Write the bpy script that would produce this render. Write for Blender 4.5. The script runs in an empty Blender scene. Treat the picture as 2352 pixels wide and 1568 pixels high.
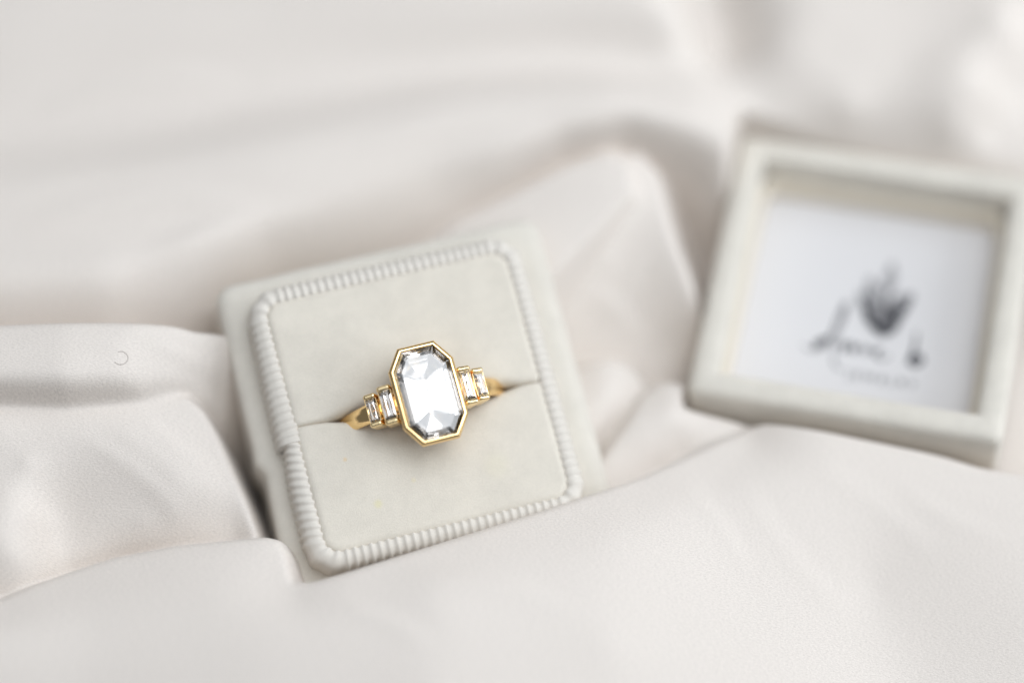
import bpy, bmesh, math, random
import numpy as np
from mathutils import Vector, Matrix, noise

S = bpy.context.scene
COL = S.collection
R_ = math.radians
random.seed(7)

# ------------------------------------------------------------------ camera
PHI, D0, LENS = R_(25.0), 45.0, 100.0          # 1 unit = 1 cm
CD = Vector((0, math.sin(PHI), -math.cos(PHI)))
CR = Vector((1, 0, 0))
CU = Vector((0, math.cos(PHI), math.sin(PHI)))
CP = -D0 * CD
FOCUS = 43.05
cam = bpy.data.cameras.new('camera')
cam.lens, cam.sensor_width, cam.clip_start, cam.clip_end = LENS, 36.0, 0.5, 2000.0
cam.dof.use_dof = True
cam.dof.focus_distance = FOCUS
cam.dof.aperture_fstop = 0.0255                 # centimetre units: about f/2.4 on a real lens
cam.dof.aperture_blades = 0
camo = bpy.data.objects.new('camera', cam)
COL.objects.link(camo)
camo.matrix_world = Matrix(((CR.x, CU.x, -CD.x, CP.x), (CR.y, CU.y, -CD.y, CP.y), (CR.z, CU.z, -CD.z, CP.z), (0, 0, 0, 1)))
S.camera = camo

# ------------------------------------------------------------------ light: soft indoor daylight
w = bpy.data.worlds.new('World')
S.world = w
w.use_nodes = True
bg = w.node_tree.nodes['Background']
bg.inputs[0].default_value = (0.92, 0.955, 1.0, 1)
bg.inputs[1].default_value = 0.17


def area(name, loc, target, sx, sy, power, colr):
    l = bpy.data.lights.new(name, 'AREA')
    l.shape, l.size, l.size_y, l.energy, l.color = 'RECTANGLE', sx, sy, power, colr
    o = bpy.data.objects.new(name, l)
    COL.objects.link(o)
    o.location = loc
    o.rotation_euler = (Vector(target) - Vector(loc)).to_track_quat('-Z', 'Y').to_euler()
    return o


area('window_light', (80, 6, 38), (0, 0, 0), 84, 70, 58000, (0.885, 0.94, 1.0))
area('ceiling_bounce', (6, -2, 105), (0, 0, 0), 226, 220, 110000, (0.89, 0.94, 1.0))
area('stone_veil_lamp', (24, 8, 100), (0, 0, 0), 60, 60, 45000, (0.895, 0.945, 1.0))  # added lamp, set where the stone's table mirrors it as a pale veil
S.view_settings.view_transform = 'Standard'
S.view_settings.look = 'None'
S.view_settings.exposure = 0.0
S.view_settings.gamma = 1.0
S.cycles.max_bounces = 16
S.cycles.diffuse_bounces = 8
S.cycles.glossy_bounces = 8
S.cycles.transmission_bounces = 14
S.cycles.use_denoising = True


# ------------------------------------------------------------------ helpers
def ray(px, py):
    return CD + CR * ((px - 1176) / 6533.33) + CU * ((784 - py) / 6533.33)


def at_z(px, py, z):
    r = ray(px, py)
    return CP + r * ((z - CP.z) / r.z)


def at_depth(px, py, dep):
    return CP + ray(px, py) * dep


def pose(nx, ny, roll, origin):
    """face with its normal leaning by nx, ny (degrees) from the line to the camera, turned by roll"""
    a, b = math.sin(R_(nx)), math.sin(R_(ny))
    n = (CR * a + CU * b - CD * math.sqrt(1 - a * a - b * b)).normalized()
    x = CR * math.cos(R_(roll)) + CU * math.sin(R_(roll))
    x = (x - n * x.dot(n)).normalized()
    y = n.cross(x)
    return Matrix(((x.x, y.x, n.x, origin.x), (x.y, y.y, n.y, origin.y), (x.z, y.z, n.z, origin.z), (0, 0, 0, 1)))


def on_local(M, px, py, z):
    """local point of the pose M at height z seen at the pixel"""
    Mi = M.inverted()
    o, r = Mi @ CP, Mi.to_3x3() @ ray(px, py)
    return o + r * ((z - o.z) / r.z)


def make(name, verts, faces, mat, parent=None, smooth=True, sharp=None):
    me = bpy.data.meshes.new(name)
    me.from_pydata([tuple(v) for v in verts], [], faces)
    me.update()
    bm = bmesh.new()
    bm.from_mesh(me)
    bmesh.ops.recalc_face_normals(bm, faces=bm.faces)
    bm.to_mesh(me)
    bm.free()
    me.polygons.foreach_set('use_smooth', [smooth] * len(me.polygons))
    if sharp is not None:
        me.set_sharp_from_angle(angle=R_(sharp))
    me.materials.append(mat)
    o = bpy.data.objects.new(name, me)
    COL.objects.link(o)
    if parent:
        o.parent = parent
    return o


def thing(name, label, cat, M, group=None):
    o = bpy.data.objects.new(name, None)
    o.empty_display_size = 0.5
    COL.objects.link(o)
    o.matrix_world = M
    o['label'], o['category'] = label, cat
    if group:
        o['group'] = group
    return o


def rings(loops, closed_loop=True, cap0=False, cap1=False, closed_stack=False):
    """faces between equal-length loops of points"""
    n = len(loops[0])
    V = [p for l in loops for p in l]
    F = []
    m = len(loops)
    for i in range(m if closed_stack else m - 1):
        j = (i + 1) % m
        for k in range(n if closed_loop else n - 1):
            k2 = (k + 1) % n
            F.append((i * n + k, i * n + k2, j * n + k2, j * n + k))
    if cap0:
        F.append(tuple(range(n)))
    if cap1:
        F.append(tuple((m - 1) * n + k for k in range(n)))
    return V, F


def rrect(hx, hy, r, n=6):
    """rounded rectangle, counter-clockwise"""
    P = []
    for cx, cy, a0 in ((hx - r, hy - r, 0), (-hx + r, hy - r, 90), (-hx + r, -hy + r, 180), (hx - r, -hy + r, 270)):
        for i in range(n + 1):
            a = R_(a0 + 90 * i / n)
            P.append((cx + r * math.cos(a), cy + r * math.sin(a)))
    return P


def rrect_fine(hx, hy, r, n=6, m=24):
    P = rrect(hx, hy, r, n)
    out = []
    for i in range(len(P)):
        a, b = P[i], P[(i + 1) % len(P)]
        k = m if math.hypot(b[0] - a[0], b[1] - a[1]) > 0.4 else 1
        for j in range(k):
            t = j / k
            out.append((a[0] + (b[0] - a[0]) * t, a[1] + (b[1] - a[1]) * t))
    return out


# ------------------------------------------------------------------ materials
def nodes(name):
    m = bpy.data.materials.new(name)
    m.use_nodes = True
    nt = m.node_tree
    return m, nt, nt.nodes['Principled BSDF']


def nd(nt, typ, **kw):
    n = nt.nodes.new(typ)
    for k, v in kw.items():
        if k in n.inputs:
            n.inputs[k].default_value = v
        else:
            setattr(n, k, v)
    return n


def velvet(name, base, warm=(0.80, 0.74, 0.56), spots=()):
    m, nt, p = nodes(name)
    L = nt.links.new
    tc = nd(nt, 'ShaderNodeTexCoord')
    n1 = nd(nt, 'ShaderNodeTexNoise', Scale=1.6, Detail=5.0, Roughness=0.65)
    n2 = nd(nt, 'ShaderNodeTexNoise', Scale=34.0, Detail=4.0, Roughness=0.7)
    n3 = nd(nt, 'ShaderNodeTexNoise', Scale=120.0, Detail=2.0)
    for n in (n1, n2, n3):
        L(tc.outputs['Object'], n.inputs['Vector'])
    mix = nd(nt, 'ShaderNodeMix', data_type='RGBA')
    mix.inputs[6].default_value = (*[c * 0.95 for c in base], 1)
    mix.inputs[7].default_value = (*[min(1, c * 1.04) for c in base], 1)
    r1 = nd(nt, 'ShaderNodeMapRange')
    r1.inputs[1].default_value, r1.inputs[2].default_value = 0.35, 0.65
    L(n1.outputs['Fac'], r1.inputs[0])
    L(r1.outputs[0], mix.inputs[0])
    mix2 = nd(nt, 'ShaderNodeMix', data_type='RGBA', blend_type='MULTIPLY')
    r2 = nd(nt, 'ShaderNodeMapRange')
    r2.inputs[1].default_value, r2.inputs[2].default_value = 0.25, 0.6
    r2.inputs[3].default_value, r2.inputs[4].default_value = 0.93, 1.0
    L(n2.outputs['Fac'], r2.inputs[0])
    mix2.inputs[0].default_value = 1.0
    L(mix.outputs[2], mix2.inputs[6])
    L(r2.outputs[0], mix2.inputs[7])
    last = mix2.outputs[2]
    for (x, y, rad, colr, amt) in spots:                # small yellow marks on the nap
        sub = nd(nt, 'ShaderNodeVectorMath', operation='DISTANCE')
        sub.inputs[1].default_value = (x, y, 0.0)
        flat = nd(nt, 'ShaderNodeVectorMath', operation='MULTIPLY')
        flat.inputs[1].default_value = (1, 1, 0)
        wob = nd(nt, 'ShaderNodeVectorMath', operation='MULTIPLY_ADD')
        wob.inputs[1].default_value = (0.06, 0.06, 0)
        L(n2.outputs['Color'], wob.inputs[0])
        L(tc.outputs['Object'], wob.inputs[2])
        L(wob.outputs[0], flat.inputs[0])
        L(flat.outputs[0], sub.inputs[0])
        mr = nd(nt, 'ShaderNodeMapRange', interpolation_type='SMOOTHSTEP')
        mr.inputs[1].default_value, mr.inputs[2].default_value = rad, rad * 0.2
        mr.inputs[3].default_value, mr.inputs[4].default_value = 0.0, amt
        L(sub.outputs['Value'], mr.inputs[0])
        mx = nd(nt, 'ShaderNodeMix', data_type='RGBA')
        mx.inputs[7].default_value = (*colr, 1)
        L(mr.outputs[0], mx.inputs[0])
        L(last, mx.inputs[6])
        last = mx.outputs[2]
    L(last, p.inputs['Base Color'])
    p.inputs['Roughness'].default_value = 0.95
    p.inputs['Specular IOR Level'].default_value = 0.1
    p.inputs['Sheen Weight'].default_value = 0.35
    p.inputs['Sheen Roughness'].default_value = 0.5
    add = nd(nt, 'ShaderNodeMath', operation='ADD')
    L(n2.outputs['Fac'], add.inputs[0])
    L(n3.outputs['Fac'], add.inputs[1])
    b = nd(nt, 'ShaderNodeBump', Strength=0.35, Distance=0.03)
    L(add.outputs[0], b.inputs['Height'])
    L(b.outputs[0], p.inputs['Normal'])
    return m


def plain(name, colr, rough, spec=0.3, metal=0.0, bump=0.0, scale=60.0, sheen=0.0):
    m, nt, p = nodes(name)
    p.inputs['Base Color'].default_value = (*colr, 1)
    p.inputs['Roughness'].default_value = rough
    p.inputs['Specular IOR Level'].default_value = spec
    p.inputs['Metallic'].default_value = metal
    p.inputs['Sheen Weight'].default_value = sheen
    if bump:
        tc = nd(nt, 'ShaderNodeTexCoord')
        n = nd(nt, 'ShaderNodeTexNoise', Scale=scale, Detail=3.0)
        b = nd(nt, 'ShaderNodeBump', Strength=bump, Distance=0.01)
        nt.links.new(tc.outputs['Object'], n.inputs['Vector'])
        nt.links.new(n.outputs['Fac'], b.inputs['Height'])
        nt.links.new(b.outputs[0], p.inputs['Normal'])
    return m


def silk(name):
    m, nt, p = nodes(name)
    L = nt.links.new
    tc = nd(nt, 'ShaderNodeTexCoord')
    p.inputs['Base Color'].default_value = (0.722, 0.660, 0.602, 1)
    p.inputs['Roughness'].default_value = 0.62
    p.inputs['Specular IOR Level'].default_value = 0.16
    p.inputs['Sheen Weight'].default_value = 0.17
    p.inputs['Sheen Roughness'].default_value = 0.4
    mp = nd(nt, 'ShaderNodeMapping')
    mp.inputs['Rotation'].default_value = (0, 0, R_(9))
    L(tc.outputs['UV'], mp.inputs['Vector'])
    mp.inputs['Scale'].default_value = (26.0, 58.0, 1.0)
    w1 = nd(nt, 'ShaderNodeTexNoise', Scale=1.0, Detail=2.0, Roughness=0.6)
    mp2 = nd(nt, 'ShaderNodeMapping')
    mp2.inputs['Rotation'].default_value = (0, 0, R_(63))
    mp2.inputs['Scale'].default_value = (20.0, 52.0, 1.0)
    L(tc.outputs['UV'], mp2.inputs['Vector'])
    w2 = nd(nt, 'ShaderNodeTexNoise', Scale=1.0, Detail=2.0, Roughness=0.6)
    n = nd(nt, 'ShaderNodeTexNoise', Scale=2.2, Detail=4.0)
    L(mp.outputs[0], w1.inputs['Vector'])
    L(mp2.outputs[0], w2.inputs['Vector'])
    L(tc.outputs['UV'], n.inputs['Vector'])
    mul = nd(nt, 'ShaderNodeMath', operation='ADD')
    L(w1.outputs['Fac'], mul.inputs[0])
    L(w2.outputs['Fac'], mul.inputs[1])
    ad = nd(nt, 'ShaderNodeMath', operation='MULTIPLY_ADD')
    L(n.outputs['Fac'], ad.inputs[0])
    ad.inputs[1].default_value = 0.3
    L(mul.outputs[0], ad.inputs[2])
    th = nd(nt, 'ShaderNodeMapRange')
    th.inputs[1].default_value, th.inputs[2].default_value = 0.75, 1.25
    th.inputs[3].default_value, th.inputs[4].default_value = 0.89, 1.05
    L(mul.outputs[0], th.inputs[0])
    cm = nd(nt, 'ShaderNodeMix', data_type='RGBA', blend_type='MULTIPLY')
    cm.inputs[0].default_value = 1.0
    cm.inputs[6].default_value = p.inputs['Base Color'].default_value
    L(th.outputs[0], cm.inputs[7])
    L(cm.outputs[2], p.inputs['Base Color'])
    b = nd(nt, 'ShaderNodeBump', Strength=0.5, Distance=0.010)
    L(ad.outputs[0], b.inputs['Height'])
    L(b.outputs[0], p.inputs['Normal'])
    return m


def gem(name, ior, rough=0.0, c=0.985):
    m, nt, p = nodes(name)
    nt.nodes.remove(p)
    g = nd(nt, 'ShaderNodeBsdfGlass')
    g.inputs['Color'].default_value = (c, c * .985, c * .97, 1)
    g.inputs['Roughness'].default_value = rough
    g.inputs['IOR'].default_value = ior
    nt.links.new(g.outputs[0], nt.nodes['Material Output'].inputs[0])
    return m


M_SILK = silk('ivory_silk')
M_VELVET = velvet('ivory_velvet', (0.70, 0.655, 0.578))
M_PAD = velvet('ivory_velvet_pad', (0.715, 0.66, 0.57),
               spots=((-0.96, -1.40, 0.10, (0.72, 0.66, 0.34), 0.42), (-1.28, -0.62, 0.045, (0.75, 0.55, 0.3), 0.6),
                      (-0.35, -1.18, 0.06, (0.75, 0.66, 0.45), 0.45), (0.95, -1.25, 0.3, (0.72, 0.67, 0.52), 0.35)))
M_RIB = plain('ivory_grosgrain', (0.665, 0.622, 0.56), 0.9, 0.12, bump=0.25, scale=90, sheen=0.1)
M_CREAM = plain('cream_board', (0.73, 0.665, 0.56), 0.7, 0.2, bump=0.15, scale=40)
M_CARD = plain('white_card', (0.67, 0.65, 0.645), 0.75, 0.2, bump=0.05, scale=80)
M_INK = plain('grey_ink', (0.05, 0.05, 0.058), 0.7, 0.2)
M_GOLD = plain('yellow_gold', (0.98, 0.70, 0.34), 0.09, 0.5, metal=1.0, bump=0.03, scale=30)
M_GOLDW = plain('worn_yellow_gold', (0.98, 0.77, 0.44), 0.2, 0.5, metal=1.0, bump=0.35, scale=45)
M_GEM = gem('clear_diamond', 2.42, 0.08, 0.885)
M_GEM2 = gem('clear_baguette', 2.42, 0.06, 0.99)
M_LINT = plain('grey_fibre', (0.52, 0.48, 0.44), 0.8, 0.2)

# ------------------------------------------------------------------ poses
COLLAR = 0.55                                   # collar and cushions stand this far above the box rim
padc = at_depth(958.2, 919.0, 43.6)
BM = pose(6.5, 14.0, 15.3, Vector((0, 0, 0)))
BN = BM.to_3x3() @ Vector((0, 0, 1))
BM = pose(6.5, 14.0, 15.3, padc - BN * COLLAR)
LM = pose(-3.0, 29.5, -13.9, at_depth(1992.8, 647.4, 45.6))
SC = 2352 / 2883.0


# ------------------------------------------------------------------ cloth: folds lapping over one another
# every fold: outline it lies within (px, py, height), controls of its surface, roundness of its edge, steepness beyond it
FAR = [
    (-200, -120, .8), (400, -140, .8), (1200, -150, .7), (1800, -150, .4), (2500, -150, .6),
    (-200, 110, .85), (0, 115, .85), (500, 60, .85), (900, 70, .75), (1300, 30, .75), (1550, 50, .6),
    (-200, 330, .62), (0, 330, .62), (250, 318, .64), (500, 268, .58), (800, 190, .5), (1300, 120, .4), (1560, 150, .25),
    (-200, 440, .98), (0, 430, 1.0), (250, 412, 1.0), (430, 372, .98), (700, 318, .93), (1000, 262, .86), (1400, 222, .72), (1600, 250, .5), (1700, 300, .2),
    (-200, 560, .96), (0, 560, .96), (300, 545, .92), (700, 430, .82), (1000, 330, .74), (1250, 272, .68), (1430, 250, .66), (1570, 278, .55), (1680, 350, .25),
    (-200, 672, .88), (0, 672, .88), (250, 668, .82), (440, 640, .55), (620, 560, .42), (800, 490, .45), (1000, 420, .4), (1150, 385, .42), (1300, 324, .46), (1440, 300, .46), (1570, 335, .28), (1660, 415, -.2),
    (-200, 770, .3), (0, 770, .3), (250, 768, .2), (430, 745, -.1), (520, 705, -.35), (640, 645, -.35), (800, 585, -.25), (1000, 538, -.4), (1150, 482, -.45), (1300, 410, -.5), (1430, 380, -.5), (1545, 420, -.65),
    (1590, -60, -.15), (1618, 40, -.3), (1660, 130, -.45), (1530, -40, .62), (1555, 60, .5), (1600, 180, .25), (1740, -40, .4), (1780, 100, .25), (1830, 220, .1),
    (1900, 120, .3), (2080, 200, .25), (1950, 260, .1), (2200, 60, .45), (2360, -80, .75), (2310, 60, .62), (2240, 200, .42), (2180, 300, .05),
    (2400, 60, .1), (2330, 200, -.08), (2275, 310, -.3), (1735, 270, -.05), (1850, 285, -.15), (2000, 310, -.25), (2420, 390, -.4),
    (1575, 470, -1.1), (1620, 560, -1.6), (1650, 640, -1.8), (1660, 760, -1.8),
]
FOLDS = [
    # patch between box and lid
    ([(960, 590), (1060, 512), (1180, 452), (1300, 388), (1400, 354), (1465, 356), (1506, 395), (1526, 480), (1548, 560), (1580, 650), (1622, 745), (1650, 900), (1650, 1150), (1000, 1150)],
     [(1060, 520, -.15), (1180, 462, .0), (1300, 400, .1), (1400, 366, .15), (1465, 372, .14), (1500, 420, .06), (1520, 500, .0), (1548, 590, -.12), (1590, 690, -.4), (1430, 455, .16), (1360, 525, .1), (1285, 600, -.05),
      (1455, 478, .04), (1395, 548, -.1), (1320, 625, -.3), (1440, 620, -.35), (1390, 700, -.62), (1350, 760, -.85), (1470, 760, -.9), (1580, 800, -1.1), (1540, 690, -.5), (1400, 430, .17), (1250, 490, .04),
      (1100, 620, -.4), (1350, 850, -1.2), (1500, 870, -1.3), (1620, 860, -1.5), (1400, 1000, -1.6)], .16, 4.0),
    # flap of the patch, its edge running down to the box corner
    ([(940, 600), (1060, 508), (1180, 448), (1300, 384), (1400, 350), (1442, 378), (1450, 440), (1375, 522), (1290, 606), (1180, 720), (940, 760)],
     [(1000, 600, .05), (1060, 520, .12), (1180, 462, .24), (1300, 400, .34), (1400, 368, .38), (1435, 400, .34), (1440, 445, .34), (1365, 518, .30), (1282, 598, .22), (1300, 480, .32), (1180, 540, .22), (1150, 680, .0), (1380, 430, .36)], .08, 2.2),
    # small lobe by the right wall of the box
    ([(1200, 920), (1310, 858), (1360, 830), (1400, 824), (1445, 842), (1480, 880), (1500, 950), (1520, 1150), (1200, 1150)],
     [(1320, 862, -.62), (1390, 836, -.5), (1440, 856, -.55), (1475, 892, -.72), (1400, 905, -.42), (1345, 930, -.45), (1360, 1000, -.55), (1450, 950, -.72), (1420, 1010, -.9), (1385, 1080, -1.1)], .2, 3.0),
    # lobe under the corner of the lid
    ([(1300, 1160), (1390, 1050), (1440, 975), (1480, 908), (1505, 884), (1535, 874), (1580, 886), (1640, 928), (1718, 979), (1790, 1040), (1760, 1250), (1400, 1250)],
     [(1495, 900, -.42), (1535, 886, -.32), (1580, 898, -.33), (1640, 940, -.38), (1710, 984, -.45), (1540, 955, -.14), (1480, 1010, -.24), (1430, 1075, -.42), (1590, 985, -.3), (1560, 1030, -.5), (1520, 1080, -.62),
      (1640, 1000, -.38), (1690, 1020, -.38), (1620, 1060, -.4)], .2, 3.0),
    # long left fold
    ([(-400, 750), (0, 747), (150, 742), (300, 743), (390, 752), (450, 768), (520, 775), (640, 760), (700, 900), (640, 1200), (560, 1060), (495, 940), (430, 892), (320, 882), (150, 874), (0, 869), (-400, 869)],
     [(-200, 760, 1.56), (0, 758, 1.6), (150, 753, 1.63), (300, 755, 1.54), (400, 766, 1.34), (450, 782, 1.12), (510, 795, .8), (560, 820, .4),
      (-200, 812, 1.66), (0, 812, 1.66), (150, 812, 1.66), (280, 818, 1.54), (420, 830, 1.14), (500, 842, .72), (570, 870, .1),
      (-200, 866, 1.64), (0, 866, 1.64), (150, 868, 1.64), (280, 872, 1.44), (400, 880, 1.04), (470, 892, .62), (550, 935, -.2),
      (-200, 886, 1.58), (0, 886, 1.58), (150, 889, 1.56), (310, 895, 1.30), (430, 905, .8), (500, 955, .2), (560, 1060, -1.2), (620, 1180, -2.4)], .24, 5.0),
    # rounded patch below it
    ([(-400, 893), (0, 894), (150, 900), (320, 906), (430, 911), (464, 940), (498, 1000), (530, 1075), (562, 1150), (588, 1222), (605, 1330), (400, 1500), (-400, 1500)],
     [(-200, 908, .98), (0, 906, 1.0), (150, 912, 1.02), (320, 918, .98), (430, 930, .88), (455, 965, .80), (488, 1020, .70), (520, 1095, .58), (552, 1165, .48), (576, 1225, .4),
      (-200, 990, 1.12), (0, 990, 1.14), (60, 1060, 1.08), (60, 1180, .95), (40, 1280, .8), (-200, 1200, .9), (150, 1000, 1.06), (300, 1000, 1.03), (300, 1080, .86), (400, 1090, .84), (480, 1110, .7), (230, 1150, .58), (400, 1180, .56), (330, 1200, .48),
      (112, 1110, .80), (112, 1170, .58), (124, 1235, .35), (142, 1300, .12), (250, 1255, .2), (400, 1236, .25), (540, 1225, .22), (300, 1350, -.5), (0, 1400, .2)], .14, 9.0),
    # near sheet, drawn over the lower rim of the box and up to the lid
    ([(-400, 1420), (0, 1372), (80, 1338), (150, 1312), (260, 1276), (400, 1250), (520, 1239), (610, 1231), (640, 1238), (652, 1262), (660, 1300), (668, 1338), (720, 1334), (800, 1310), (950, 1262), (1100, 1215), (1250, 1168), (1400, 1118),
      (1480, 1090), (1560, 1054), (1650, 1012), (1722, 984), (1790, 955), (1835, 942), (1870, 940), (1915, 944), (1960, 956), (2060, 1001), (2150, 1041), (2250, 1072), (2352, 1090), (2700, 1100), (2700, 3000), (-400, 3000)],
     [(-300, 1420, .8), (0, 1395, .75), (150, 1335, .72), (260, 1298, .75), (400, 1270, .82), (520, 1258, .87), (610, 1250, .88), (640, 1275, .86), (652, 1330, .92), (680, 1365, .98), (720, 1352, 1.02), (800, 1328, 1.05), (950, 1280, .98), (1100, 1232, .84), (1250, 1184, .64), (1400, 1132, .38),
      (1480, 1104, .2), (1560, 1068, .05), (1650, 1026, -.1), (1722, 998, -.28), (1790, 970, -.12), (1870, 952, -.02), (1960, 970, -.04), (2060, 1016, -.04), (2150, 1056, -.04), (2250, 1088, -.04), (2352, 1104, -.04), (2600, 1112, -.04),
      (-300, 1500, 1.0), (200, 1430, .98), (500, 1380, 1.08), (700, 1440, 1.16), (1000, 1370, 1.2), (1400, 1240, .75), (1640, 1110, .12), (1900, 1070, .08), (2050, 1140, .0), (2250, 1180, -.02), (2400, 1200, -.03),
      (-300, 1650, .8), (200, 1620, .85), (600, 1640, 1.0), (1000, 1600, 1.05), (1400, 1480, .8), (1700, 1330, .22), (2000, 1350, -.28), (2352, 1420, -.25), (2600, 1430, -.25),
      (-200, 1950, .4), (600, 1950, .5), (1200, 1900, .5), (1700, 1700, .1), (2100, 1650, -.6), (2550, 1700, -.7), (600, 2500, 0), (1800, 2400, -.6), (2900, 1400, -.3)], .15, 5.0),
]


CREASES = [
    ((1560, 1120, .1), (1720, 1330, .2), .1, .012, .13), ((1690, 1090, .1), (1960, 1420, -.2), -.2, .011, .18), ((1830, 1060, 0), (2160, 1300, -.2), .15, .010, .2),
    ((900, 1330, 1.2), (1330, 1420, .8), .2, .016, .2), ((2060, 1120, 0), (2340, 1250, -.1), -.1, .010, .16), ((760, 1390, 1.1), (1000, 1500, 1.1), .1, .014, .16),
    ((180, 1010, 1.0), (420, 1190, .6), .12, .016, .12), ((330, 960, 1.0), (520, 1090, .7), -.08, .014, .10), ((150, 1300, .7), (560, 1290, .9), .06, .012, .1),
    ((40, 520, 1.0), (620, 470, .9), .25, .030, .22), ((300, 610, .9), (760, 470, .8), .1, .024, .2), ((80, 250, .7), (560, 180, .7), .2, .03, .25), ((820, 330, .85), (1240, 280, .65), .1, .024, .2),
    ((20, 780, 1.65), (300, 790, 1.55), .05, .012, .08), ((330, 790, 1.4), (500, 870, .6), .05, .018, .1),
    ((1480, 560, 0), (1380, 740, -.7), .08, .02, .14), ((1330, 640, -.2), (1480, 800, -1.0), .1, .02, .16),
]


def dense(ctl):
    """controls in the world, neighbours in a row joined by intermediate ones"""
    W = [at_z(*p) for p in ctl]
    out = []
    for i, a in enumerate(W):
        out.append(tuple(a))
        if i + 1 < len(W):
            b = W[i + 1]
            l = math.hypot(b.x - a.x, b.y - a.y)
            dpx, dpy = ctl[i + 1][0] - ctl[i][0], abs(ctl[i][1] - ctl[i + 1][1])
            if .3 < l < 4.2 and dpx > 0 and dpy < .8 * dpx + 20:
                k = max(1, int(l / .2))
                out += [tuple(a.lerp(b, j / k)) for j in range(1, k)]
    return out


def tps(C, X, Y, lam):
    """smooth surface near the control points"""
    C = np.array(C)
    n = len(C)

    def ker(r2):
        return r2 * np.log(r2 + 1e-9) * .5
    d = C[:, None, :2] - C[None, :, :2]
    A = np.zeros((n + 3, n + 3))
    A[:n, :n] = ker((d ** 2).sum(-1)) + np.eye(n) * lam
    A[:n, n] = A[n, :n] = 1
    A[:n, n + 1:] = C[:, :2]
    A[n + 1:, :n] = C[:, :2].T
    sol = np.linalg.solve(A, np.concatenate([C[:, 2], [0, 0, 0]]))
    Z = sol[n] + sol[n + 1] * X + sol[n + 2] * Y
    for i in range(n):
        Z += sol[i] * ker((X - C[i, 0]) ** 2 + (Y - C[i, 1]) ** 2)
    return np.clip(Z, C[:, 2].min() - .3, C[:, 2].max() + .25)


def outside(P, X, Y):
    """signed distance to a polygon, positive outside"""
    d2 = np.full(X.shape, 1e9)
    ins = np.zeros(X.shape, bool)
    n = len(P)
    for i in range(n):
        ax, ay = P[i]
        bx, by = P[(i + 1) % n]
        ex, ey = bx - ax, by - ay
        t = np.clip(((X - ax) * ex + (Y - ay) * ey) / (ex * ex + ey * ey + 1e-12), 0, 1)
        d2 = np.minimum(d2, (X - ax - t * ex) ** 2 + (Y - ay - t * ey) ** 2)
        c = ((ay > Y) != (by > Y)) & (X < ex * (Y - ay) / (ey if abs(ey) > 1e-12 else 1e-12) + ax)
        ins ^= c
    d = np.sqrt(d2)
    return np.where(ins, -d, d)


def soft_max(a, b, k):
    h = np.clip(.5 + .5 * (a - b) / k, 0, 1)
    return b + (a - b) * h + k * h * (1 - h)


def axis(lo, a, b, hi, fine, coarse):
    return np.concatenate([np.linspace(lo, a, int((a - lo) / coarse))[:-1], np.arange(a, b, fine), np.linspace(b, hi, int((hi - b) / coarse))])


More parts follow.
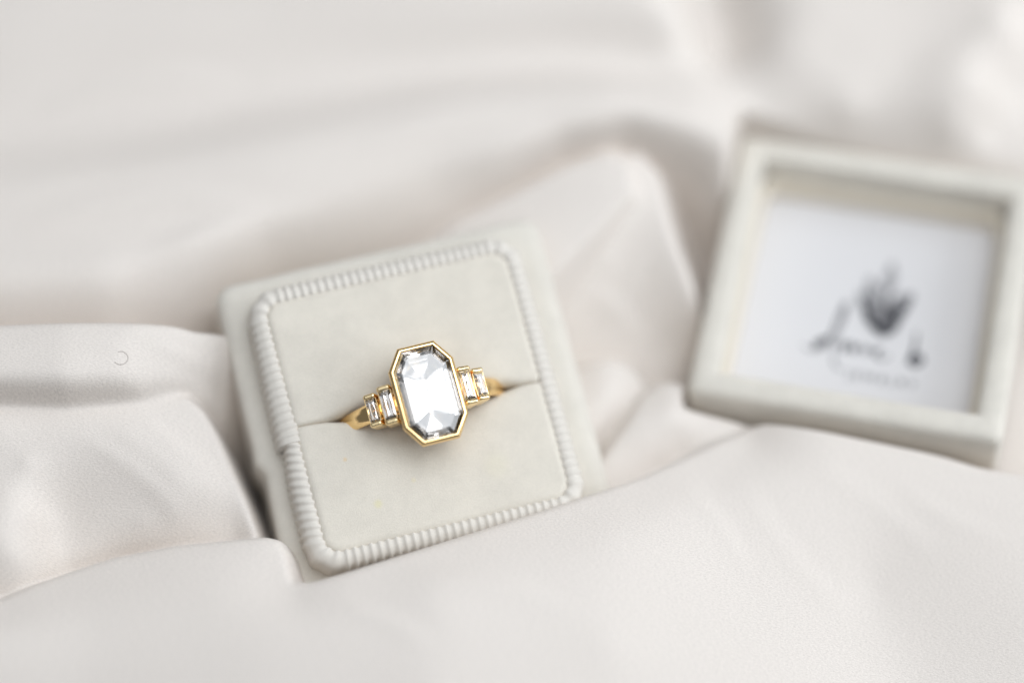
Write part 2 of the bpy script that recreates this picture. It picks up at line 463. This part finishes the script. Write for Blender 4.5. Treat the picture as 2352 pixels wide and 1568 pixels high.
def build_cloth():
    xs = axis(-26, -9.2, 9.2, 26, .036, .35)
    ys = axis(-24, -7.5, 8.2, 28, .036, .35)
    X, Y = np.meshgrid(xs, ys)
    C = dense(FAR)
    for M, h in ((BM, -2.6), (LM, -1.7)):         # the back sheet runs below both boxes
        for i in (-1, 0, 1):
            for j in (-1, 0, 1):
                C.append(tuple(M @ Vector((i * 1.7, j * 1.7, h))))
    for x in (-26, -16, 0, 16, 26):
        for y in (-24, -14, 17, 26):
            C.append((x, y, (.2 if y > 0 else -1.5) + .3 * math.sin(x * .7 + y * .4)))
    Z = tps(C, X, Y, .10)
    for outline, ctl, rad, steep in FOLDS:
        W = dense(ctl)

        def near_z(px, py):                        # height of the nearest control, so the outline lies on the fold
            k = min(range(len(ctl)), key=lambda q: (ctl[q][0] - px) ** 2 + (ctl[q][1] - py) ** 2)
            return ctl[k][2]
        P = [tuple(at_z(px, py, near_z(px, py)))[:2] for px, py in outline]
        L = tps(W, X, Y, .04)
        d = outside(P, X, Y) + rad * .55
        dd = np.clip(d, 0, None)
        sl_ = rad * steep / math.sqrt(1 + steep * steep)     # where the rounded edge reaches the full slope
        arc = rad - np.sqrt(np.clip(rad * rad - np.minimum(dd, sl_) ** 2, 0, None))
        L = L - arc - np.clip(dd - sl_, 0, None) * steep
        L = np.maximum(L, -5)
        Z = soft_max(Z, L, .05)
    # the lid sits in the cloth: nothing rises through it
    K = [tuple((LM @ Vector((sx * 2.46, sy * 2.46, -1.25))))[:2] for sx, sy in ((-1, -1), (1, -1), (1, 1), (-1, 1))]
    zl = min((LM @ Vector((sx * 2.46, sy * 2.46, -1.25))).z for sx in (-1, 1) for sy in (-1, 1))
    Z = np.minimum(Z, zl - .05 + 7.0 * np.clip(outside(K, X, Y) + .05, 0, None))
    # light creases pressed into the cloth: (from, to, bend, depth, width)
    for (p0, p1, bend, dep, wd) in CREASES:
        a, b = at_z(*p0), at_z(*p1)
        ex, ey = b.x - a.x, b.y - a.y
        ll = ex * ex + ey * ey
        t = ((X - a.x) * ex + (Y - a.y) * ey) / ll
        off = ((X - a.x) * -ey + (Y - a.y) * ex) / math.sqrt(ll) - bend * 4 * t * (1 - t)
        fade = np.clip(t * (1 - t) * 5, 0, 1) * ((t > 0) & (t < 1))
        g = off / wd
        Z += dep * fade * (np.exp(-g * g) - .6 * np.exp(-(g - 1.6) ** 2))
    Z += .006 * np.sin(1.9 * X + .8 * Y + 1.3 * np.sin(.9 * Y)) * np.cos(1.1 * Y - .7 * X)
    for ax in (0, 1):
        for _ in range(3):
            Zp = np.pad(Z, [(1, 1) if k == ax else (0, 0) for k in (0, 1)], mode='edge')
            a_ = np.take(Zp, np.arange(0, Z.shape[ax]), ax)
            b_ = np.take(Zp, np.arange(2, Z.shape[ax] + 2), ax)
            Z = .5 * Z + .25 * (a_ + b_)
    ny, nx = X.shape
    me = bpy.data.meshes.new('silk_cloth')
    me.vertices.add(nx * ny)
    me.vertices.foreach_set('co', np.stack([X, Y, Z], -1).astype(np.float32).ravel())
    idx = np.arange(nx * ny).reshape(ny, nx)
    F = np.stack([idx[:-1, :-1], idx[:-1, 1:], idx[1:, 1:], idx[1:, :-1]], -1).reshape(-1, 4)
    me.loops.add(F.size)
    me.loops.foreach_set('vertex_index', F.ravel().astype(np.int32))
    me.polygons.add(len(F))
    me.polygons.foreach_set('loop_start', np.arange(0, F.size, 4, dtype=np.int32))
    me.polygons.foreach_set('use_smooth', np.ones(len(F), bool))
    me.update(calc_edges=True)
    U, V = X, Y
    uv = me.uv_layers.new(name='weave')
    uv.data.foreach_set('uv', np.stack([U.ravel()[F.ravel()], V.ravel()[F.ravel()]], -1).astype(np.float32).ravel())
    me.materials.append(M_SILK)
    o = bpy.data.objects.new('silk_cloth', me)
    COL.objects.link(o)
    o['label'] = 'off-white silk cloth lying in soft folds under both halves of the box'
    o['category'] = 'cloth'
    return o


cloth = build_cloth()


# ------------------------------------------------------------------ ring box (lower half)
box = thing('ring_box', 'open ivory velvet ring box with ribbed ribbon border, holding the gold ring', 'ring box', BM)
HX, HY = 2.57, 2.60                              # outer half size
PX, PY = 1.90, 1.965                             # cushion half size inside the ribbon


def shell_loop(inset, z, r):
    L = []
    for x, y in rrect_fine(HX - inset, HY - inset, max(.06, r - inset), 7, 40):
        # the velvet seam halfway down the left side: the lower wrap starts a little further in
        if x < -HX * .6 and abs(y) < HY * .9:
            t = max(0, min(1, (-.28 - y) / .16))
            fade = max(0, min(1, (y + 2.1) / 1.6))
            bump = math.exp(-((y + .24) / .13) ** 2)
            x += .085 * (t * t * (3 - 2 * t)) * fade - .03 * bump
        if x > 0:                                # this flange is a little wider
            x += .11 * max(0, min(1, (.6 - inset) / .3)) * min(1, x / 2)
        wob = .012 * noise.noise(Vector((x * 1.3, y * 1.3, z)))
        L.append((x + wob, y + wob, z + .012 * noise.noise(Vector((x * 2, y * 2, 5)))))
    return L


prof = [(.75, -.30), (.62, -.02), (.42, .0), (.28, .015), (.17, .0), (.09, -.03), (.04, -.075), (.01, -.14), (0, -.22), (0, -.8), (.01, -1.5), (.0, -2.05), (.05, -2.2), (.15, -2.27)]
V, F = rings([shell_loop(i, z, .30) for i, z in prof], cap1=True)
make('box_base', V, F, M_VELVET, box)

# ribbon: ribbed grosgrain wrapped over the collar, ends meeting on the left side
PERIOD = .129
path = []
cr = .20
joint_y = -.20


def walk():
    """points along the collar (inner edge of the ribbon) from the joint, going up and round clockwise"""
    P = [(-PX, joint_y)]
    cor = ((-PX + cr, PY - cr, 180), (PX - cr, PY - cr, 90), (PX - cr, -PY + cr, 0), (-PX + cr, -PY + cr, -90))
    for cx, cy, a0 in cor:
        for i in range(9):
            a = R_(a0 - 90 * i / 8)
            P.append((cx + cr * math.cos(a), cy + cr * math.sin(a)))
    P.append((-PX, joint_y + .09))
    return P


WP = walk()
seg = [math.hypot(b[0] - a[0], b[1] - a[1]) for a, b in zip(WP[:-1], WP[1:])]
TOT = sum(seg)
CUM = [0]
for s_ in seg:
    CUM.append(CUM[-1] + s_)


def on_path(s):
    s = min(max(s, 0), TOT - 1e-6)
    for i in range(len(seg)):
        if s <= CUM[i + 1]:
            t = (s - CUM[i]) / max(seg[i], 1e-9)
            return WP[i][0] + (WP[i + 1][0] - WP[i][0]) * t, WP[i][1] + (WP[i + 1][1] - WP[i][1]) * t
    return WP[-1]


NS = int(TOT / PERIOD * 10)
# ribbon cross-section: (outward, height, lift direction outward, lift direction up, position across)
OUTL = [(.015, -.22), (.0, -.03), (.012, .015), (.04, .040), (.08, .052), (.12, .052), (.16, .040), (.20, .016), (.235, -.010), (.262, -.060), (.28, -.12), (.292, -.22), (.30, -.36), (.305, -.60)]
SEC = []
for i, (a_, b_) in enumerate(OUTL):
    p0, p1 = OUTL[max(0, i - 1)], OUTL[min(len(OUTL) - 1, i + 1)]
    dx, dz = p1[0] - p0[0], p1[1] - p0[1]
    l = math.hypot(dx, dz)
    SEC.append((a_, b_, -dz / l, dx / l, i / 10 - .1))
loops = []
for k in range(NS + 1):
    s = TOT * k / NS
    x, y = on_path(s)
    x0, y0 = on_path(s - .03)
    x1, y1 = on_path(s + .03)
    dx, dy = x1 - x0, y1 - y0
    l = math.hypot(dx, dy) or 1
    nx, ny = -dy / l, dx / l                     # outward for the clockwise walk
    up_end = max(0, 1 - s / 1.3)                 # overlapping end, a bit fuller
    low_end = max(0, min(1, 1.1 - (TOT - s) / .9))
    left_up = max(0, 1 - s / 2.1)
    left_low = max(0, 1 - (TOT - s) / 2.3)
    sc = 1 + .30 * up_end + .16 * left_up * (1 - up_end) + .12 * left_low * (1 - low_end) - .24 * low_end * low_end
    slant = .25 * left_up - 1.0 * min(1, left_low * 1.6)
    L = []
    jit = .25 * noise.noise(Vector((s * .8, 3, 0)))
    for o_, z_, lo, lz, t in SEC:
        ph = s / PERIOD + slant * (t - .5) + jit
        rib = .5 + .5 * math.cos(2 * math.pi * ph)
        dsp = .028 * (rib ** 1.2 - .5)
        if s < .09 or TOT - s < .05:             # folded ends
            dsp *= .3
        oo = (o_ + (.0 if t < .5 else .012 * low_end)) * sc + lo * dsp - (.05 * up_end)
        zz = z_ * (1 + .04 * up_end - .10 * low_end) + lz * dsp
        L.append((x + nx * oo, y + ny * oo, COLLAR + zz))
    loops.append(L)
V, F = rings(loops, closed_loop=False, cap0=True, cap1=True)
make('ribbon_trim', V, F, M_RIB, box)

# cushions with the slot between them
sl = on_local(BM, 865 * SC, 1197 * SC, COLLAR)
sr = on_local(BM, 1525 * SC, 1073 * SC, COLLAR)
RB = 1.40                                        # ring band outer radius
head = on_local(BM, 1207 * SC, 1104 * SC, COLLAR + .88)


def slot_v(u):
    t = (u - sl.x) / (sr.x - sl.x)
    return sl.y + (sr.y - sl.y) * t


def slot_gap(u):
    q = abs(u - head.x)
    return .145 * max(0, 1 - (q / 1.52) ** 2) ** 1.0 + .0015


def drop(s, r):
    if s >= r:
        return 0
    q = (r - max(s, 0)) / r
    return r * (1 - math.sqrt(max(0, 1 - q * q)))


def cushion(sign):
    NU, NV = 90, 44
    loops = []
    for j in range(-5, NV + 1):
        row = []
        for i in range(NU + 1):
            u = -PX - .06 + (2 * PX + .12) * i / NU
            v0 = slot_v(u) + sign * slot_gap(u)
            v1 = sign * (PY + .06)
            t = max(0, j) / NV
            t = t * t * (3 - 2 * t) * .45 + t * .55
            v = v0 + (v1 - v0) * t
            s = abs(v - v0)
            side = PX + .06 - abs(u)
            end = abs(v1 - v)
            # rounded outer corner
            rc = .30
            if side < rc and end < rc:
                ed = rc - math.hypot(rc - side, rc - end)
            else:
                ed = min(side, end)
            q = abs(u - head.x)
            rs = .07 + .20 * max(0, 1 - (q / 1.75) ** 2)
            z = COLLAR + .055 + .075 * (1 - (u / PX) ** 2) * (1 - ((v - .0) / PY) ** 2)
            z -= drop(s, rs) + drop(ed, .13) * .9
            z += .012 * noise.noise(Vector((u * 1.5, v * 1.5, sign)))
            if ed < 0:
                z = min(z, COLLAR - .12)
            if j < 0:
                z -= .15 * -j
                v -= sign * .0
            row.append((u, v, z))
        loops.append(row)
    V, F = rings(loops, closed_loop=False)
    return make('cushion', V, F, M_PAD, box)


cushion(1)
cushion(-1)
# dark lining at the bottom of the slot
V, F = rings([[(-PX, -PY, -.6), (PX, -PY, -.6), (PX, PY, -.6), (-PX, PY, -.6)], [(-PX, -PY, -.8), (PX, -PY, -.8), (PX, PY, -.8), (-PX, PY, -.8)]], cap0=True, cap1=True)
make('slot_lining', V, F, M_PAD, box, smooth=False)

# ------------------------------------------------------------------ the ring
slot_ang = math.atan2(sr.y - sl.y, sr.x - sl.x)
RM = BM @ Matrix.Translation(head) @ Matrix.Rotation(R_(.4), 4, 'Z')
ring = thing('gold_ring', 'yellow gold ring with elongated octagonal diamond and two stepped baguettes each side', 'ring', RM)
# ring axes: x along the finger slot, y along the long axis of the stone, z up out of the box; z = 0 is the bezel top


def octo(hx, hy, cx, cy, z):
    """octagon: half sizes hx, hy; cx half length of the short ends, cy half length of the long sides"""
    return [(cx, hy, z), (-cx, hy, z), (-hx, cy, z), (-hx, -cy, z), (-cx, -hy, z), (cx, -hy, z), (hx, -cy, z), (hx, cy, z)]


def inset_octo(d, z, hx=.507, hy=.772, cx=.285, cy=.447):
    """inset every edge by d"""
    P = [Vector(p[:2]) for p in octo(hx, hy, cx, cy, 0)]
    n = len(P)
    out = []
    for i in range(n):
        a, b, c = P[i - 1], P[i], P[(i + 1) % n]
        e1, e2 = (b - a).normalized(), (c - b).normalized()
        n1, n2 = Vector((-e1.y, e1.x)), Vector((-e2.y, e2.x))     # inward for counter-clockwise
        k = (n1 + n2) / (1 + n1.dot(n2))
        out.append((b.x + k.x * d, b.y + k.y * d, z))
    return out


# bezel wall: outside, rolled top edge, inside
bp = [(.16, -.64), (.13, -.60), (.06, -.42), (.02, -.25), (.005, -.12), (.0, -.07), (.001, -.049), (.005, -.042), (.010, -.034), (.032, -.016), (.037, -.012), (.043, -.010), (.060, -.010), (.065, -.014), (.067, -.02), (.069, -.085), (.072, -.16), (.14, -.4)]
V, F = rings([inset_octo(d, z) for d, z in bp], cap0=True)
make('bezel', V, F, M_GOLD, ring, sharp=28)

# centre stone: step cut
st = [(.066, -.105), (.066, -.085)]               # girdle
st += [(.112, -.05), (.155, -.026), (.192, -.012)]
gem_loops = [inset_octo(.25, -.293), inset_octo(.14, -.182)] + [inset_octo(d, z) for d, z in st]


def keel(z, hy):
    return [(.02, hy, z), (-.02, hy, z), (-.035, hy * .8, z), (-.035, -hy * .8, z), (-.02, -hy, z), (.02, -hy, z), (.035, -hy * .8, z), (.035, hy * .8, z)]


gem_loops = [keel(-.508, .295)] + gem_loops
V, F = rings(gem_loops, cap0=True, cap1=True)
make('octagonal_diamond', V, F, M_GEM, ring, smooth=False)

# band
nb = 96
loops = []
OPEN = R_(17)                                    # the band stops against the two sides of the bezel
for k in range(nb):
    a = OPEN + (2 * math.pi - 2 * OPEN) * k / (nb - 1)
    ca, sa = math.sin(a), math.cos(a)             # a = 0 at the top
    wd = .13 + .045 * max(0, math.cos(a)) ** 2
    th = .075
    L = []
    for j in range(14):
        b = 2 * math.pi * j / 14
        rr = RB - th + (th * math.cos(b)) * (1 if math.cos(b) > 0 else .7)
        yy = wd * math.copysign(abs(math.sin(b)) ** .8, math.sin(b))
        L.append((rr * ca, yy, rr * sa))
    loops.append(L)
V, F = rings(loops, cap0=True, cap1=True)
ZC = -.10 - RB - .02
V = [(x, y, z + ZC) for x, y, z in V]
make('band', V, F, M_GOLD, ring)


def baguette(u, hw, hl, tilt, zc, side):
    """stone, its seat and the two gold bars that hold its ends"""
    T = Matrix.Translation((u, 0, zc)) @ Matrix.Rotation(R_(tilt), 4, 'Y')

    def tr(V):
        return [T @ Vector(v) for v in V]

    def rect(a, b, z):
        return [(a, b, z), (-a, b, z), (-a, -b, z), (a, -b, z)]
    lo = [rect(.004, hl - hw, -.098), rect(hw, hl, -.02), rect(hw, hl, 0), rect(hw * .62, hl - hw * .40, .024)]
    V, F = rings(lo, cap0=True, cap1=True)
    make('baguette_diamond', tr(V), F, M_GEM2, ring, smooth=False)
    # channel walls beside the stone and seat under it
    V, F = [], []
    for sx in (-1, 1):
        a, b = rings([[(sx * (hw + .003), -hl, z), (sx * (hw + .013), -hl, z), (sx * (hw + .013), hl, z), (sx * (hw + .003), hl, z)] for z in (-.34, -.012)], cap1=True)
        off = len(V)
        V += a
        F += [tuple(i + off for i in f) for f in b]
    a, b = rings([rect(hw + .015, hl + .04, -.36), rect(hw + .015, hl + .04, -.2)], cap0=True, cap1=True)
    off = len(V)
    V += a
    F += [tuple(i + off for i in f) for f in b]
    make('stone_seat', tr(V), F, M_GOLD, ring, smooth=False)
    for sy in (-1, 1):
        L = []
        nn = 10
        for i in range(9):
            t = i / 8
            x = -hw - .018 + (2 * hw + .036) * t
            e = min(1, (min(t, 1 - t) + .02) / .10) ** .5
            ring_ = []
            for j in range(nn):
                b = 2 * math.pi * j / nn
                yy = sy * (hl + .034) + .045 * e * math.cos(b) + .004 * noise.noise(Vector((x * 18, j, u)))
                zz = -.015 + .05 * e * math.sin(b) + .004 * noise.noise(Vector((x * 18, j, 9 + u)))
                if math.sin(b) < -.3:
                    zz = -.30
                ring_.append((x, yy, zz))
            L.append(ring_)
        V, F = rings(L, cap0=True, cap1=True)
        make('end_bar', tr(V), F, M_GOLDW, ring, sharp=60)


def on_ring(u, lift):
    """height and tilt of a setting that sits on the band at u"""
    return math.sqrt(max(.01, (RB + lift) ** 2 - u * u)) + ZC


for sgn in (-1, 1):
    baguette(sgn * .628, .088, .228, sgn * 14, on_ring(.628, .085), sgn)
    baguette(sgn * .850, .080, .182, sgn * 21, on_ring(.850, .070), sgn)

# ------------------------------------------------------------------ box lid
lid = thing('box_lid', 'loose ivory velvet box lid lying open with a printed white card inside', 'box lid', LM)
LX, LY, LR = 2.49, 2.475, .46


def lid_loop(inset, z, r=.16):
    return [(x + .008 * noise.noise(Vector((x, y, z))), y + .008 * noise.noise(Vector((x, y, z + 4))), z) for x, y in rrect_fine(LX - inset, LY - inset, max(.05, r - inset * .25), 5, 16)]


lp = [(.10, -1.24), (.03, -1.20), (0, -1.12), (0, -.6), (0, -.2), (.015, -.10), (.05, -.035), (.11, 0), (.2, .01), (.3, .008), (.38, -.012), (.43, -.05), (LR, -.12), (LR, -.4), (LR + .01, -1.08)]
V, F = rings([lid_loop(i, z) for i, z in lp], cap0=True)
make('lid_frame', V, F, M_VELVET, lid)
lq = [(LR + .0, -.52), (LR + .03, -.505), (LR + .08, -.515), (LR + .095, -.55), (LR + .095, -.96)]
V, F = rings([lid_loop(i, z, .38) for i, z in lq])
make('inner_lining', V, F, M_CREAM, lid)
CZ = -.92
ci = LR + .10
V, F = rings([[(-LX + ci, -LY + ci, z), (LX - ci, -LY + ci, z), (LX - ci, LY - ci, z), (-LX + ci, LY - ci, z)] for z in (CZ - .03, CZ)], cap0=True, cap1=True)
card = make('card', V, F, M_CARD, lid, smooth=False)


def lid_pt(cx, cy):
    """crop coordinates of the close look at the print -> point on the card"""
    p = on_local(LM, (2100 + cx / 3.267) * SC, (700 + cy / 3.267) * SC, CZ)
    return Vector((p.x, p.y))


def smooth_line(P, n=6):
    out = []
    for i in range(len(P) - 1):
        p0, p1, p2, p3 = P[max(0, i - 1)], P[i], P[i + 1], P[min(len(P) - 1, i + 2)]
        for k in range(n):
            t = k / n
            out.append(.5 * (2 * p1 + (p2 - p0) * t + (2 * p0 - 5 * p1 + 4 * p2 - p3) * t * t + (3 * p1 - p0 - 3 * p2 + p3) * t ** 3))
    out.append(P[-1])
    return out


def strokes(name, lines, z):
    V, F = [], []
    for pts, w0, w1 in lines:
        L = smooth_line([lid_pt(*p) for p in pts])
        n = len(L)
        off = len(V)
        for i, p in enumerate(L):
            d = (L[min(n - 1, i + 1)] - L[max(0, i - 1)])
            d = d.normalized() if d.length > 1e-9 else Vector((1, 0))
            t = i / (n - 1)
            wd = (w0 + (w1 - w0) * math.sin(math.pi * t)) * .80
            V += [(p.x - d.y * wd, p.y + d.x * wd, z), (p.x + d.y * wd, p.y - d.x * wd, z)]
        for i in range(n - 1):
            a = off + 2 * i
            F.append((a, a + 1, a + 3, a + 2))
        z += .0004
    return make(name, V, F, M_INK, card, smooth=False)


def leaf(x, y, ang, ln, wd, n, wt):
    """leaf outline with veins, in the coordinates of the close look"""
    a = R_(ang)
    ux, uy = math.cos(a), -math.sin(a)
    vx, vy = -uy, ux

    def q(t, s_):
        return (x + ux * t * ln + vx * s_ * wd, y + uy * t * ln + vy * s_ * wd)
    wt *= .48
    L = [([q(0, 0), q(.25, .42), q(.6, .45), q(1, 0)], wt, wt * 1.5), ([q(0, 0), q(.25, -.42), q(.6, -.45), q(1, 0)], wt, wt * 1.5), ([q(0, 0), q(.5, .02), q(.92, 0)], wt * .7, wt)]
    for k in range(n):
        t = .15 + .65 * k / max(1, n - 1)
        sg = 1 if k % 2 else -1
        L.append(([q(t - .08, 0), q(t + .04, sg * .22), q(t + .12, sg * .38 * (1 - t * .3))], wt * .6, wt))
    return L


emb = []
for args in ((1225, 520, 112, 270, 120, 8, .026), (1160, 560, 128, 200, 90, 5, .022), (1310, 420, 83, 290, 90, 4, .020), (1290, 640, 42, 330, 150, 10, .032), (1350, 690, 58, 200, 100, 5, .026),
             (1250, 740, 100, 260, 130, 7, .020), (1215, 745, 122, 260, 90, 5, .026), (1280, 740, 62, 220, 110, 6, .026)):
    emb += leaf(*args)
emb += [([(1060, 440), (1100, 570), (1150, 700), (1225, 775)], .02, .05), ([(1170, 690), (1220, 770), (1320, 775), (1410, 690)], .03, .06), ([(1190, 705), (1225, 750), (1290, 735)], .05, .08),
        ([(1335, 330), (1300, 440), (1280, 600), (1240, 740)], .015, .03)]
strokes('flower_emblem', emb, CZ + .004)
strokes('script_lettering', [
    ([(525, 885), (590, 930), (680, 915), (780, 810), (870, 600), (925, 500), (915, 600), (850, 760), (800, 890)], .012, .030),
    ([(620, 895), (690, 845), (790, 812)], .02, .045), ([(640, 905), (720, 870), (790, 805)], .02, .05),
    ([(790, 895), (850, 880), (900, 860), (895, 940), (930, 900), (975, 870), (1005, 920), (985, 960)], .014, .028),
    ([(955, 930), (985, 920), (1010, 950)], .03, .045),
    ([(1000, 950), (1045, 900), (1085, 900), (1090, 965), (1130, 920), (1170, 930), (1165, 980)], .014, .022),
    ([(1165, 980), (1220, 950), (1240, 930), (1205, 930), (1210, 1000), (1270, 1020), (1330, 980)], .014, .024),
    ([(840, 880), (800, 1000), (830, 1090), (900, 1110)], .010, .016),
    ([(1570, 770), (1560, 860), (1535, 960), (1500, 1040), (1560, 1075), (1625, 1030), (1590, 975), (1530, 1000)], .018, .042), ([(1510, 1030), (1545, 1005), (1580, 1030)], .03, .06),
], CZ + .004)
fc = bpy.data.curves.new('small_lettering', 'FONT')
fc.body = 'JEWELRY'
fc.size = .205
fc.space_character = 1.45
tmp = bpy.data.objects.new('small_lettering', fc)
COL.objects.link(tmp)
dg = bpy.context.evaluated_depsgraph_get()
tm = bpy.data.meshes.new_from_object(tmp.evaluated_get(dg))
bpy.data.objects.remove(tmp)
tm.name = 'small_lettering'
tm.materials.clear()
tm.materials.append(M_INK)
to = bpy.data.objects.new('small_lettering', tm)
COL.objects.link(to)
to.parent = card
a_, b_ = lid_pt(930, 1185), lid_pt(1560, 1290)
wid = max(v.co.x for v in tm.vertices)
to.location = (a_.x, a_.y, CZ + .004)
to.rotation_euler = (0, 0, math.atan2(b_.y - a_.y, b_.x - a_.x))
k_ = (b_ - a_).length / wid
to.scale = (k_, k_, 1)

# ------------------------------------------------------------------ a curled fibre on the left fold
fib = []
for i in range(22):
    a = R_(110 - 250 * i / 21)
    px, py = 277 + 17 * math.cos(a), 822 - 15 * math.sin(a)
    g = None
    r = ray(px, py)
    ok, loc, nor, ix = cloth.ray_cast(CP, r)
    fib.append((loc, nor))
loops = []
for i, (p, n) in enumerate(fib):
    t = (fib[min(21, i + 1)][0] - fib[max(0, i - 1)][0]).normalized()
    s_ = t.cross(n).normalized()
    c = p + n * .006
    loops.append([c + (s_ * math.cos(b) + n * math.sin(b)) *   .0045 for b in (0, 1.57, 3.14, 4.71)])
V, F = rings(loops, cap0=True, cap1=True)
lint = make('lint_fibre', V, F, M_LINT)
lint['label'] = 'tiny curled grey fibre lying on the cloth fold left of the box'
lint['category'] = 'fibre'
